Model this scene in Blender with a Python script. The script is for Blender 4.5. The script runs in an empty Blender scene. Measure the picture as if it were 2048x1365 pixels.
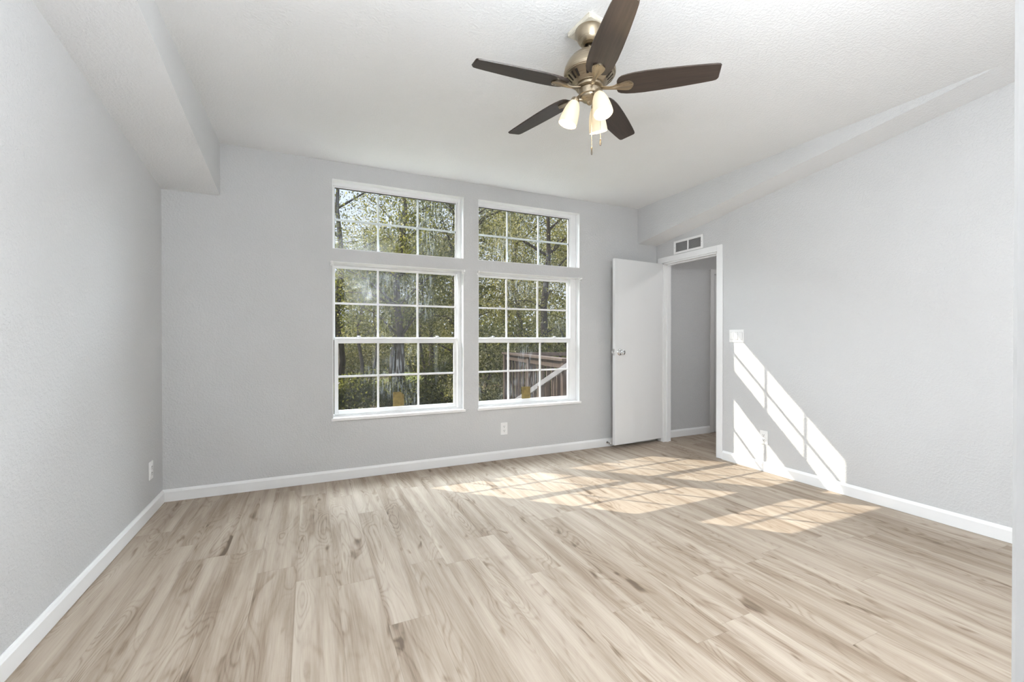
import bpy, bmesh, math, random
import numpy as np
from mathutils import Vector, Matrix

# ------------------------------------------------------------------ camera, world, sun, lights
S = bpy.context.scene
C = S.collection
S.view_settings.view_transform = 'Standard'
S.view_settings.look = 'None'
S.view_settings.gamma = 1.0
S.view_settings.use_curve_mapping = False
S.view_settings.exposure = 1.13
S.cycles.use_denoising = True
S.cycles.max_bounces = 9
S.cycles.diffuse_bounces = 6
S.cycles.glossy_bounces = 4
S.cycles.transparent_max_bounces = 24
S.cycles.sample_clamp_indirect = 6.0

CAMH = 1.13
YAW, PITCH, ROLL = 0.4330, -0.0052, -0.0004
fw = Vector((math.sin(YAW)*math.cos(PITCH), math.cos(YAW)*math.cos(PITCH), math.sin(PITCH)))
rt = Vector((math.cos(YAW), -math.sin(YAW), 0)); up = rt.cross(fw)
r2 = rt*math.cos(ROLL) + up*math.sin(ROLL); u2 = -rt*math.sin(ROLL) + up*math.cos(ROLL)
cam = bpy.data.objects.new('camera', bpy.data.cameras.new('camera')); C.objects.link(cam)
M = Matrix((r2, u2, -fw)).transposed().to_4x4(); M.translation = (0, 0, CAMH)
cam.matrix_world = M
cam.data.sensor_width = 36.0
cam.data.lens = 874.84/2048*36
cam.data.shift_y = 1.2/2048
cam.data.clip_start = 0.02; cam.data.clip_end = 300
S.camera = cam

SUNDIR = Vector((1.04, -1.0, -1.032))
world = bpy.data.worlds.new('sky'); S.world = world; world.use_nodes = True
wn = world.node_tree; wn.nodes.clear()
wo = wn.nodes.new('ShaderNodeOutputWorld'); wb = wn.nodes.new('ShaderNodeBackground')
tc = wn.nodes.new('ShaderNodeTexCoord'); sp = wn.nodes.new('ShaderNodeSeparateXYZ'); rp = wn.nodes.new('ShaderNodeValToRGB')
wn.links.new(tc.outputs['Generated'], sp.inputs[0]); wn.links.new(sp.outputs['Z'], rp.inputs[0])
rp.color_ramp.elements[0].position = 0.0; rp.color_ramp.elements[0].color = (0.86, 0.90, 1.0, 1)
rp.color_ramp.elements[1].position = 0.7; rp.color_ramp.elements[1].color = (0.62, 0.75, 1.0, 1)
wn.links.new(rp.outputs[0], wb.inputs[0]); wb.inputs[1].default_value = 0.58
wn.links.new(wb.outputs[0], wo.inputs[0])

def lamp(name, kind, loc, energy, color=(1, 1, 1), direction=None, **kw):
    d = bpy.data.lights.new(name, kind); d.energy = energy; d.color = color
    for k, v in kw.items(): setattr(d, k, v)
    o = bpy.data.objects.new(name, d); C.objects.link(o); o.location = loc
    if direction is not None: o.rotation_euler = Vector(direction).to_track_quat('-Z', 'Y').to_euler()
    return o
lamp('sun', 'SUN', (-8, 12, 14), 3.6, (1.0, 0.90, 0.76), SUNDIR, angle=math.radians(0.26))
lamp('jamb_fill', 'AREA', (-0.25, -0.45, 1.9), 1.5, (1.0, 0.985, 0.96), (0.8, 0.5, -0.3), shape='RECTANGLE', size=0.5, size_y=0.5)  # added lamp behind the camera, brightens the near wall end
# added fill lamps, thrown up at the near ceiling and sideways from the near end of the room
lamp('bounce_light', 'AREA', (0.75, 0.36, 1.98), 24, (0.90, 0.955, 1.0), (-0.25, 0.0, 1), shape='RECTANGLE', size=1.2, size_y=0.24)
# added area lamp standing in for open sky above the eaves
lamp('sky_fill', 'AREA', (1.35, 5.3, 3.75), 430, (0.84, 0.93, 1.0), (0, -0.72, -0.70), shape='RECTANGLE', size=6.5, size_y=1.6)
lamp('left_wall_fill', 'AREA', (0.9, 0.28, 1.9), 30, (0.92, 0.965, 1.0), (-1, -0.25, -0.10), shape='RECTANGLE', size=0.4, size_y=0.2)  # unseen fill added to brighten the left wall
lamp('right_wall_fill', 'AREA', (0.9, 0.28, 1.9), 28, (0.92, 0.965, 1.0), (1, -0.03, -0.52), shape='RECTANGLE', size=0.4, size_y=0.2)  # added fill out of view, aimed at the right wall
lamp('hall_light', 'AREA', (4.35, 2.5, 2.3), 3.5, (1, 0.98, 0.96), (0, 0.3, -1), shape='SQUARE', size=0.35)

# ------------------------------------------------------------------ dimensions
XL, XR, YB, ZC = -0.9297, 3.522, 3.7663, 2.552
YF = 0.15                     # face of the near wall, with the doorway the camera stands in
A1, A2, B1, B2 = 0.166, 1.260, 1.4015, 2.4996
ZT, ZU, ZL, ZS = 2.410, 1.857, 1.753, 0.479
XQ, XS = -0.587, 3.254        # inner faces of the two soffits
ZSF, YSF = 2.172, 1.0
WT = 0.13                     # wall thickness

# ------------------------------------------------------------------ helpers
def tag(o, label=None, cat=None, group=None, kind=None):
    if label: o['label'] = label
    if cat: o['category'] = cat
    if group: o['group'] = group
    if kind: o['kind'] = kind
    return o
def empty(name, loc=(0, 0, 0), rotz=0.0, parent=None):
    o = bpy.data.objects.new(name, None); C.objects.link(o); o.empty_display_size = 0.05
    o.location = loc; o.rotation_euler = (0, 0, rotz)
    if parent: o.parent = parent
    return o
def obj(name, bm, mats, parent=None, smooth=False, loc=None, angle=None):
    me = bpy.data.meshes.new(name)
    if smooth:
        for f in bm.faces: f.smooth = True
    bmesh.ops.recalc_face_normals(bm, faces=bm.faces[:])
    if smooth:
        lim = angle or math.radians(38)
        for e in bm.edges:
            if len(e.link_faces) == 2 and e.calc_face_angle(0) > lim: e.smooth = False
    bm.to_mesh(me); bm.free()
    for m in (mats if isinstance(mats, (list, tuple)) else [mats]): me.materials.append(m)
    o = bpy.data.objects.new(name, me); C.objects.link(o)
    if parent: o.parent = parent
    if loc is not None: o.location = loc
    return o
def box(bm, x0, x1, y0, y1, z0, z1, bev=0.0, mi=0, mat=None):
    vs = [bm.verts.new((x, y, z)) for z in (z0, z1) for y in (y0, y1) for x in (x0, x1)]
    fs = [bm.faces.new([vs[i] for i in q]) for q in ((0, 2, 3, 1), (4, 5, 7, 6), (0, 1, 5, 4), (2, 6, 7, 3), (0, 4, 6, 2), (1, 3, 7, 5))]
    for f in fs: f.material_index = mi
    if mat is not None: bmesh.ops.transform(bm, matrix=mat, verts=vs)
    if bev > 0:
        es = list({e for f in fs for e in f.edges})
        bmesh.ops.bevel(bm, geom=es, offset=bev, segments=2, affect='EDGES', profile=0.6)
    return bm
def B(): return bmesh.new()
def lathe(bm, prof, n=32, axis_mat=None, cap0=True, cap1=True):
    rings = []
    for r, z in prof:
        rings.append([bm.verts.new((r*math.cos(2*math.pi*i/n), r*math.sin(2*math.pi*i/n), z)) for i in range(n)])
    for a, b in zip(rings, rings[1:]):
        for i in range(n): bm.faces.new((a[i], a[(i+1) % n], b[(i+1) % n], b[i]))
    if cap0: bm.faces.new(rings[0])
    if cap1: bm.faces.new(rings[-1])
    if axis_mat is not None: bmesh.ops.transform(bm, matrix=axis_mat, verts=[v for r in rings for v in r])
    return bm
def frame_from(d):
    return Vector(d).normalized().to_track_quat('Z', 'Y').to_matrix().to_4x4()
def tube(bm, pts, rads, n=10, cap=True):
    pts = [Vector(p) for p in pts]; rings = []
    if not isinstance(rads, (list, tuple)): rads = [rads]*len(pts)
    t0 = (pts[1]-pts[0]).normalized()
    ref = Vector((0, 0, 1)) if abs(t0.z) < 0.9 else Vector((1, 0, 0))
    for i, p in enumerate(pts):
        t = (pts[min(i+1, len(pts)-1)] - pts[max(i-1, 0)]).normalized()
        a = t.cross(ref).normalized(); b = t.cross(a).normalized(); ref = b.cross(t) if False else ref
        rings.append([bm.verts.new(p + (a*math.cos(2*math.pi*k/n) + b*math.sin(2*math.pi*k/n))*rads[i]) for k in range(n)])
    for a, b in zip(rings, rings[1:]):
        for k in range(n): bm.faces.new((a[k], a[(k+1) % n], b[(k+1) % n], b[k]))
    if cap: bm.faces.new(rings[0]); bm.faces.new(rings[-1])
    return bm
def prism(bm, pts, ax, c0, c1, mi=0):
    """extrude a 2D outline along axis ax from c0 to c1"""
    def mk(p, c):
        q = list(p); q.insert(ax, c); return bm.verts.new(q)
    a = [mk(p, c0) for p in pts]; b = [mk(p, c1) for p in pts]; n = len(pts)
    fs = [bm.faces.new(a), bm.faces.new(b)] + [bm.faces.new((a[i], a[(i+1) % n], b[(i+1) % n], b[i])) for i in range(n)]
    for f in fs: f.material_index = mi
    return bm
def copy_tree(o, parent=None):
    c = o.copy(); C.objects.link(c); c.parent = parent
    for ch in list(o.children): copy_tree(ch, c)
    return c

# ------------------------------------------------------------------ materials
class NT:
    def __init__(s, name):
        s.m = bpy.data.materials.new(name); s.m.use_nodes = True; s.t = s.m.node_tree; s.t.nodes.clear()
        s.out = s.t.nodes.new('ShaderNodeOutputMaterial')
    def n(s, ty, **kw):
        x = s.t.nodes.new(ty)
        for k, v in kw.items():
            if hasattr(x, k): setattr(x, k, v)
            else: x.inputs[k.replace('_', ' ')].default_value = v
        return x
    def l(s, a, b): s.t.links.new(a, b)
    def math(s, op, a, b=None, c=None, clamp=False):
        x = s.t.nodes.new('ShaderNodeMath'); x.operation = op; x.use_clamp = clamp
        for i, v in enumerate((a, b, c)):
            if v is None: continue
            if isinstance(v, (int, float)): x.inputs[i].default_value = v
            else: s.l(v, x.inputs[i])
        return x.outputs[0]
    def ramp(s, fac, stops, interp='LINEAR'):
        x = s.t.nodes.new('ShaderNodeValToRGB'); x.color_ramp.interpolation = interp
        e = x.color_ramp.elements
        while len(e) < len(stops): e.new(0.5)
        for i, (p, c) in enumerate(stops):
            e[i].position = p; e[i].color = (c, c, c, 1) if isinstance(c, (int, float)) else (*c, 1)
        s.l(fac, x.inputs[0]); return x.outputs[0]
    def mix(s, fac, a, b, mode='MIX'):
        x = s.t.nodes.new('ShaderNodeMix'); x.data_type = 'RGBA'; x.blend_type = mode
        for i, v in ((0, fac), (6, a), (7, b)):
            if isinstance(v, (int, float)) and i == 0: x.inputs[0].default_value = v
            elif isinstance(v, tuple): x.inputs[i].default_value = (*v, 1)
            else: s.l(v, x.inputs[i])
        return x.outputs[2]
    def bsdf(s, color=None, rough=0.5, metal=0.0, spec=0.5, normal=None, coat=0.0):
        b = s.t.nodes.new('ShaderNodeBsdfPrincipled')
        if isinstance(color, tuple): b.inputs['Base Color'].default_value = (*color, 1)
        elif color is not None: s.l(color, b.inputs['Base Color'])
        if isinstance(rough, (int, float)): b.inputs['Roughness'].default_value = rough
        else: s.l(rough, b.inputs['Roughness'])
        b.inputs['Metallic'].default_value = metal; b.inputs['Specular IOR Level'].default_value = spec
        b.inputs['Coat Weight'].default_value = coat
        if normal is not None: s.l(normal, b.inputs['Normal'])
        s.b = b
        return b.outputs[0]
    def bump(s, h, strength=0.3, dist=0.002):
        x = s.t.nodes.new('ShaderNodeBump'); x.inputs['Strength'].default_value = strength; x.inputs['Distance'].default_value = dist
        s.l(h, x.inputs['Height']); return x.outputs[0]
    def done(s, sh): s.l(sh, s.out.inputs[0]); return s.m
    def co(s, kind='Object'): return s.t.nodes.new('ShaderNodeTexCoord').outputs[kind]

def plain(name, color, rough=0.5, metal=0.0, spec=0.5, bscale=None, bst=0.15, var=0.0, vscale=3.0, coat=0.0):
    m = NT(name); co = m.co(); col = color; nrm = None
    if var:
        nz = m.n('ShaderNodeTexNoise', Scale=vscale, Detail=4.0); m.l(co, nz.inputs['Vector'])
        lo = tuple(c*(1-var) for c in color); hi = tuple(min(1, c*(1+var)) for c in color)
        col = m.ramp(nz.outputs[0], [(0.3, lo), (0.7, hi)])
    if bscale:
        nb = m.n('ShaderNodeTexNoise', Scale=bscale, Detail=3.0); m.l(co, nb.inputs['Vector'])
        nrm = m.bump(nb.outputs[0], bst, 0.002)
    return m.done(m.bsdf(col, rough, metal, spec, nrm, coat))

def paint(name, color, rough=0.55, st=0.42, spec=0.35):
    """orange-peel drywall paint"""
    m = NT(name); g = m.t.nodes.new('ShaderNodeNewGeometry').outputs['Position']
    a = m.n('ShaderNodeTexNoise', Scale=80.0, Detail=3.0, Roughness=0.55); m.l(g, a.inputs['Vector'])
    b = m.n('ShaderNodeTexNoise', Scale=150.0, Detail=2.0); m.l(g, b.inputs['Vector'])
    blob = m.ramp(a.outputs[0], [(0.42, 0.0), (0.62, 1.0)], 'EASE')
    h = m.math('ADD', m.math('MULTIPLY', blob, 1.0), m.math('MULTIPLY', b.outputs[0], 0.35))
    c = m.n('ShaderNodeTexNoise', Scale=1.3, Detail=3.0); m.l(g, c.inputs['Vector'])
    lo = tuple(x*0.975 for x in color); hi = tuple(min(1, x*1.02) for x in color)
    col = m.ramp(c.outputs[0], [(0.3, lo), (0.7, hi)])
    return m.done(m.bsdf(col, rough, 0, spec, m.bump(h, st, 0.0022)))

WALL = paint('grey_wall_paint', (0.555, 0.558, 0.563))
CEIL = paint('white_ceiling_paint', (0.80, 0.803, 0.81), 0.65, 0.42)
HALLW = paint('hall_wall_paint', (0.58, 0.585, 0.59), 0.30, 0.9, 0.5)
TRIM = plain('white_trim_paint', (0.80, 0.805, 0.81), 0.32, bscale=30, bst=0.04, var=0.02)
DOORM = plain('white_door_paint', (0.74, 0.745, 0.75), 0.42, bscale=90, bst=0.05, var=0.01)
VINYL = plain('white_vinyl', (0.80, 0.805, 0.81), 0.28, var=0.03, vscale=9)
SILLM = plain('glossy_white_sill_paint', (0.83, 0.83, 0.83), 0.16, bscale=22, bst=0.05)
PLATE = plain('white_plastic', (0.82, 0.82, 0.82), 0.28)
SLOT = plain('dark_slot', (0.02, 0.02, 0.02), 0.6)
GRAYV = plain('vent_shadow_metal', (0.20, 0.20, 0.20), 0.5, 0.3)
LOUV = plain('vent_louver_enamel', (0.42, 0.42, 0.42), 0.4)
CHROME = plain('polished_chrome', (0.78, 0.78, 0.79), 0.12, 1.0)
GASKET = plain('black_gasket', (0.03, 0.025, 0.02), 0.6)
STEEL = plain('zinc_steel', (0.45, 0.45, 0.46), 0.35, 1.0)
STICKER = plain('yellow_paper', (0.19, 0.14, 0.045), 0.7, var=0.25, vscale=40)
CREAM = plain('rough_mount_paint', (0.66, 0.62, 0.53), 0.8, bscale=70, bst=0.9, var=0.08, vscale=30)

def brushed(name, color, rough):
    m = NT(name); co = m.co(); mp = m.n('ShaderNodeMapping'); mp.inputs['Scale'].default_value = (4, 4, 260); m.l(co, mp.inputs[0])
    nz = m.n('ShaderNodeTexNoise', Scale=3.0, Detail=2.0); m.l(mp.outputs[0], nz.inputs['Vector'])
    r = m.ramp(nz.outputs[0], [(0.3, rough*0.75), (0.7, rough*1.3)])
    return m.done(m.bsdf(color, r, 1.0, 0.5, m.bump(nz.outputs[0], 0.06, 0.001)))
NICKEL = brushed('brushed_antique_nickel', (0.36, 0.30, 0.22), 0.33)
FOB = plain('dark_bronze', (0.10, 0.085, 0.07), 0.4, 0.8)
DARKN = plain('dark_fan_interior', (0.03, 0.022, 0.016), 0.7)

def blade_mat():
    m = NT('dark_walnut_blade'); co = m.co(); mp = m.n('ShaderNodeMapping'); mp.inputs['Scale'].default_value = (3, 55, 3); m.l(co, mp.inputs[0])
    nz = m.n('ShaderNodeTexNoise', Scale=2.0, Detail=5.0, Distortion=0.4); m.l(mp.outputs[0], nz.inputs['Vector'])
    col = m.ramp(nz.outputs[0], [(0.3, (0.022, 0.015, 0.012)), (0.7, (0.042, 0.029, 0.022))])
    return m.done(m.bsdf(col, 0.40, 0, 0.45))
BLADE = blade_mat()

def emis(name, color, strength, base=(0.8, 0.78, 0.7)):
    m = NT(name); s = m.bsdf(base, 0.35, 0, 0.4)
    m.b.inputs['Emission Color'].default_value = (*color, 1); m.b.inputs['Emission Strength'].default_value = strength
    return m.done(s)
SHADE = emis('frosted_glass_shade', (1.0, 0.78, 0.46), 0.24, (0.46, 0.42, 0.34))
BULB = emis('glowing_bulb', (1.0, 0.90, 0.70), 9.0)

def glass_mat(name, seed, dirt=1.0):
    m = NT(name); g = m.t.nodes.new('ShaderNodeNewGeometry').outputs['Position']
    mp = m.n('ShaderNodeMapping'); mp.inputs['Location'].default_value = (seed, 0, seed*1.7); m.l(g, mp.inputs[0])
    # blotches where water dried
    blot = m.n('ShaderNodeTexNoise', Scale=3.2, Detail=2.0); m.l(mp.outputs[0], blot.inputs['Vector'])
    bl = m.ramp(blot.outputs[0], [(0.50, 0.0), (0.66, 1.0)], 'EASE')
    mp2 = m.n('ShaderNodeMapping'); mp2.inputs['Scale'].default_value = (95, 1, 9); m.l(mp.outputs[0], mp2.inputs[0])
    st = m.n('ShaderNodeTexNoise', Scale=1.0, Detail=2.0); m.l(mp2.outputs[0], st.inputs['Vector'])
    streak = m.ramp(st.outputs[0], [(0.50, 0.0), (0.64, 1.0)])
    mp3 = m.n('ShaderNodeMapping'); mp3.inputs['Scale'].default_value = (13, 1, 0.5); m.l(mp.outputs[0], mp3.inputs[0])
    rn = m.n('ShaderNodeTexNoise', Scale=1.0, Detail=0.0); m.l(mp3.outputs[0], rn.inputs['Vector'])
    run = m.ramp(rn.outputs[0], [(0.70, 0.0), (0.73, 1.0)])
    haze = m.n('ShaderNodeTexNoise', Scale=1.6, Detail=1.0); m.l(mp.outputs[0], haze.inputs['Vector'])
    hz = m.ramp(haze.outputs[0], [(0.40, 0.0), (0.75, 1.0)])
    d = m.math('ADD', m.math('MULTIPLY', m.math('MULTIPLY', bl, streak), 0.034*dirt), m.math('MULTIPLY', hz, 0.003*dirt))
    d = m.math('ADD', d, m.math('MULTIPLY', run, 0.010*dirt))
    d = m.math('ADD', d, 0.0005, clamp=True)
    tr = m.n('ShaderNodeBsdfTransparent'); tr.inputs[0].default_value = (0.93, 0.95, 0.95, 1)
    gl = m.n('ShaderNodeBsdfGlossy'); gl.inputs['Roughness'].default_value = 0.015
    fr = m.n('ShaderNodeFresnel')
    m.l(m.math('SUBTRACT', 1.5, m.math('MULTIPLY', m.t.nodes.new('ShaderNodeNewGeometry').outputs['Backfacing'], 0.8333)), fr.inputs[0])
    f2 = m.math('MULTIPLY', fr.outputs[0], 0.7, clamp=True)
    mx = m.n('ShaderNodeMixShader'); m.l(f2, mx.inputs[0]); m.l(tr.outputs[0], mx.inputs[1]); m.l(gl.outputs[0], mx.inputs[2])
    df = m.n('ShaderNodeBsdfTranslucent'); df.inputs[0].default_value = (0.80, 0.86, 0.95, 1)
    m2 = m.n('ShaderNodeMixShader'); m.l(d, m2.inputs[0]); m.l(mx.outputs[0], m2.inputs[1]); m.l(df.outputs[0], m2.inputs[2])
    return m.done(m2.outputs[0])

def floor_mat():
    m = NT('oak_vinyl_planks'); g = m.t.nodes.new('ShaderNodeNewGeometry').outputs['Position']
    sp = m.n('ShaderNodeSeparateXYZ'); m.l(g, sp.inputs[0]); X, Y = sp.outputs[0], sp.outputs[1]
    W, Ln = 0.1705, 1.22
    fx = m.math('DIVIDE', m.math('SUBTRACT', X, 0.622), W); ix = m.math('FLOOR', fx); ux = m.math('SUBTRACT', fx, ix)
    w1 = m.n('ShaderNodeTexWhiteNoise', noise_dimensions='1D'); m.l(ix, w1.inputs['W'])
    fy = m.math('ADD', m.math('DIVIDE', Y, Ln), m.math('MULTIPLY', w1.outputs['Value'], 7.31)); iy = m.math('FLOOR', fy); uy = m.math('SUBTRACT', fy, iy)
    idv = m.n('ShaderNodeCombineXYZ'); m.l(ix, idv.inputs[0]); m.l(iy, idv.inputs[1])
    w2 = m.n('ShaderNodeTexWhiteNoise', noise_dimensions='2D'); m.l(idv.outputs[0], w2.inputs['Vector'])
    rs = m.n('ShaderNodeSeparateXYZ'); m.l(w2.outputs['Color'], rs.inputs[0])
    # plank-local coords, shifted per plank
    px = m.math('ADD', m.math('MULTIPLY', ux, W), m.math('MULTIPLY', rs.outputs[0], 31.0))
    py = m.math('ADD', m.math('MULTIPLY', uy, Ln), m.math('MULTIPLY', rs.outputs[1], 47.0))
    pv = m.n('ShaderNodeCombineXYZ'); m.l(px, pv.inputs[0]); m.l(py, pv.inputs[1]); m.l(m.math('MULTIPLY', rs.outputs[2], 9.0), pv.inputs[2])
    def scaled(sx, sy):
        q = m.n('ShaderNodeMapping'); q.inputs['Scale'].default_value = (sx, sy, 1); m.l(pv.outputs[0], q.inputs[0]); return q.outputs[0]
    # cathedral figure: rings of a smooth field
    fld = m.n('ShaderNodeTexNoise', Scale=1.0, Detail=1.0, Roughness=0.4, Distortion=0.25); m.l(scaled(8.6, 1.55), fld.inputs['Vector'])
    rings = m.math('SINE', m.math('MULTIPLY', fld.outputs[0], 130.0))
    rings = m.math('MULTIPLY_ADD', rings, 0.5, 0.5)
    rings = m.math('POWER', rings, 3.2)
    wgt = m.ramp(fld.outputs[0], [(0.44, 0.12), (0.62, 1.0)], 'EASE')
    br = m.n('ShaderNodeTexNoise', Scale=1.0, Detail=4.0, Roughness=0.7); m.l(scaled(120, 14), br.inputs['Vector'])
    rg = m.math('MULTIPLY', m.math('MULTIPLY', rings, wgt), m.ramp(br.outputs[0], [(0.3, 0.25), (0.65, 1.0)]))
    # long fibres
    fib = m.n('ShaderNodeTexNoise', Scale=1.0, Detail=5.0, Roughness=0.62, Distortion=0.15); m.l(scaled(170, 5.0), fib.inputs['Vector'])
    band = m.n('ShaderNodeTexNoise', Scale=1.0, Detail=3.0, Roughness=0.5, Distortion=0.3); m.l(scaled(17, 1.2), band.inputs['Vector'])
    # smoky knots
    kn = m.n('ShaderNodeTexNoise', Scale=1.0, Detail=2.0, Distortion=0.6); m.l(scaled(12, 3.6), kn.inputs['Vector'])
    knot = m.ramp(kn.outputs[0], [(0.62, 0.0), (0.78, 1.0)], 'EASE')
    tone = m.math('ADD', m.math('MULTIPLY', m.math('SUBTRACT', fib.outputs[0], 0.5), 0.55), m.math('MULTIPLY', m.math('SUBTRACT', band.outputs[0], 0.5), 1.15))
    tone = m.math('ADD', tone, m.math('MULTIPLY', m.math('SUBTRACT', rs.outputs[2], 0.5), 0.16))
    tone = m.math('SUBTRACT', tone, m.math('MULTIPLY', rg, 0.26))
    tone = m.math('SUBTRACT', tone, m.math('MULTIPLY', knot, 0.50))
    tone = m.math('ADD', tone, 0.58, clamp=True)
    col = m.ramp(tone, [(0.0, (0.120, 0.085, 0.058)), (0.3, (0.250, 0.192, 0.143)), (0.6, (0.378, 0.313, 0.252)), (1.0, (0.50, 0.436, 0.368))])
    e1 = m.math('MINIMUM', ux, m.math('SUBTRACT', 1.0, ux)); e1 = m.math('MULTIPLY', e1, W)
    e2 = m.math('MINIMUM', uy, m.math('SUBTRACT', 1.0, uy)); e2 = m.math('MULTIPLY', e2, Ln)
    e = m.math('MINIMUM', e1, e2)
    seam = m.ramp(m.math('MULTIPLY', e, 1000.0/4.0), [(0.05, 1.0), (0.30, 0.0)])
    col = m.mix(m.math('MULTIPLY', seam, 0.42), col, (0.13, 0.10, 0.075))
    h = m.math('SUBTRACT', m.math('MULTIPLY', fib.outputs[0], 0.4), m.math('ADD', seam, m.math('MULTIPLY', rg, 0.25)))
    rough = m.ramp(fib.outputs[0], [(0.3, 0.52), (0.7, 0.64)])
    return m.done(m.bsdf(col, rough, 0, 0.28, m.bump(h, 0.22, 0.0012)))
FLOORM = floor_mat()

# ------------------------------------------------------------------ room shell
def struct(name, bm, mats, label, cat, parent=None, smooth=False):
    o = obj(name, bm, mats, parent, smooth)
    if parent is None: tag(o, label, cat, kind='structure')
    return o

# floor: one continuous plank floor through the doorways
bm = B(); box(bm, XL-0.15, 5.6, -1.6, YB+0.16, -0.12, 0.0)
struct('floor', bm, FLOORM, 'light greyish oak plank floor with sun patches', 'floor')

# back wall with the four openings
def wall_grid(bm, xs, zs, holes, y0, y1):
    for i in range(len(xs)-1):
        for j in range(len(zs)-1):
            cx, cz = (xs[i]+xs[i+1])/2, (zs[j]+zs[j+1])/2
            if any(h[0] < cx < h[1] and h[2] < cz < h[3] for h in holes): continue
            box(bm, xs[i], xs[i+1], y0, y1, zs[j], zs[j+1])
bm = B()
holes = [(A1, A2, ZU, ZT), (B1, B2, ZU, ZT), (A1, A2, ZS, ZL), (B1, B2, ZS, ZL)]
wall_grid(bm, [XL-0.12, A1, A2, B1, B2, XR+0.11], [0, ZS, ZL, ZU, ZT, 2.85], holes, YB, YB+WT)
bmesh.ops.remove_doubles(bm, verts=bm.verts[:], dist=1e-5)
struct('wall_back', bm, WALL, 'grey textured far wall holding the four windows', 'wall')
bm = B(); box(bm, XL-0.12, XL, -1.6, YB, 0, 2.85)
struct('wall_left', bm, WALL, 'pale grey textured wall along the left side', 'wall')
# right wall with doorway y 2.957..3.675 z<1.964
DY0, DY1, DZ = 2.957, 3.675, 1.964
bm = B()
box(bm, XR, XR+0.11, -1.6, DY0, 0, 2.85); box(bm, XR, XR+0.11, DY1, YB, 0, 2.85); box(bm, XR, XR+0.11, DY0, DY1, DZ, 2.85)
struct('wall_right', bm, WALL, 'pale grey textured wall along the right side with the doorway', 'wall')
# near wall, the camera stands in its doorway
JX = 0.51
bm = B()
box(bm, JX, XR, YF-0.12, YF, 0, 2.85, bev=0.003); box(bm, XL, -0.42, YF-0.12, YF, 0, 2.85); box(bm, -0.42, JX, YF-0.12, YF, 2.1, 2.85)
struct('wall_front', bm, TRIM, 'white wall end at the right edge beside the camera', 'wall')
bm = B(); box(bm, XL, XR, -1.7, -1.6, 0, 2.85)
struct('wall_bath', bm, WALL, 'grey wall of the small room behind the view', 'wall')
# ceiling
bm = B(); box(bm, XL-0.12, XR+0.11, -1.7, YB+WT, ZC, ZC+0.1)
struct('ceiling', bm, CEIL, 'white textured ceiling above the fan', 'ceiling')
# soffits: long wedges that run into the ceiling
def wedge(x0, x1, face_x, name, label):
    bm = B()
    n = 14
    rnd = random.Random(4)
    ys = [YB - (YB-YSF)*i/n for i in range(n+1)]
    zs = [ZSF + (ZC-ZSF)*((YB-y)/(YB-YSF)) + (rnd.uniform(-1, 1)*0.0025 if 0 < i < n else 0) for i, y in enumerate(ys)]
    lo0 = [bm.verts.new((x0, y, z)) for y, z in zip(ys, zs)]; lo1 = [bm.verts.new((x1, y, z)) for y, z in zip(ys, zs)]
    up0 = [bm.verts.new((x0, y, ZC+0.002)) for y in ys]; up1 = [bm.verts.new((x1, y, ZC+0.002)) for y in ys]
    for i in range(n):
        f = bm.faces.new((lo0[i], lo0[i+1], lo1[i+1], lo1[i])); f.material_index = 1
        bm.faces.new((lo0[i], lo0[i+1], up0[i+1], up0[i])); bm.faces.new((lo1[i], lo1[i+1], up1[i+1], up1[i]))
        bm.faces.new((up0[i], up0[i+1], up1[i+1], up1[i]))
    bm.faces.new((lo0[0], lo1[0], up1[0], up0[0]))
    struct(name, bm, [WALL, CEIL], label, 'soffit')
wedge(XL, XQ, XQ, 'trim_1', 'sloping boxed soffit over the left wall')
wedge(XS, XR, XS, 'trim_2', 'sloping boxed soffit over the right wall and doorway')
# the near end of the right soffit spreads into the ceiling
bm = B()
p = [(XS, 1.0, ZC-0.001), (3.16, 0.934, ZC-0.001), (3.0, 0.75, ZC-0.001), (2.9, YF, ZC-0.001), (XR, YF, ZC-0.006), (XR, 1.0, ZC-0.006)]
q = [bm.verts.new(v) for v in p]; q2 = [bm.verts.new((v[0], v[1], ZC+0.01)) for v in p]
bm.faces.new(q); bm.faces.new(q2)
for i in range(6): bm.faces.new((q[i], q[(i+1) % 6], q2[(i+1) % 6], q2[i]))
struct('trim_3', bm, CEIL, 'shallow white patch where the right soffit meets the ceiling', 'soffit')

# added eave outside, out of view, shaped to trim the sun patches
bm = B(); prism(bm, [(YB+WT, 2.70), (4.30, 2.765), (4.30, 2.92), (YB+WT, 2.92)], 0, XL-0.3, 5.6)
struct('trim_9', bm, TRIM, 'added unseen eave outside that trims the sun above the windows', 'eave')

# baseboards
BH, BT = 0.0855, 0.014
PROF = [(0, 0.002), (BT, 0.002), (BT, BH*0.80), (BT*0.8, BH*0.86), (BT*0.62, BH*0.93), (BT*0.30, BH), (0, BH)]
def baseboard(name, label, kind, a0, a1, pos, sgn):
    bm = B()
    if kind == 'x': prism(bm, [(pos + sgn*t, z) for t, z in PROF], 0, a0, a1)      # runs along x at y=pos
    else: prism(bm, [(pos + sgn*t, z) for t, z in PROF], 1, a0, a1)                # runs along y at x=pos
    return struct(name, bm, TRIM, label, 'baseboard')
baseboard('baseboard_back', 'white baseboard under the two tall windows', 'x', XL, 3.50, YB, -1)
baseboard('baseboard_left', 'white baseboard along the left wall', 'y', YF, YB-BT, XL, 1)
baseboard('baseboard_right', 'white baseboard along the right wall, sunlit near the doorway', 'y', YF, 2.894, XR, -1)
baseboard('baseboard_hall', 'white baseboard seen through the open doorway', 'x', 3.66, 4.375, YB+0.022, -1)

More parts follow.
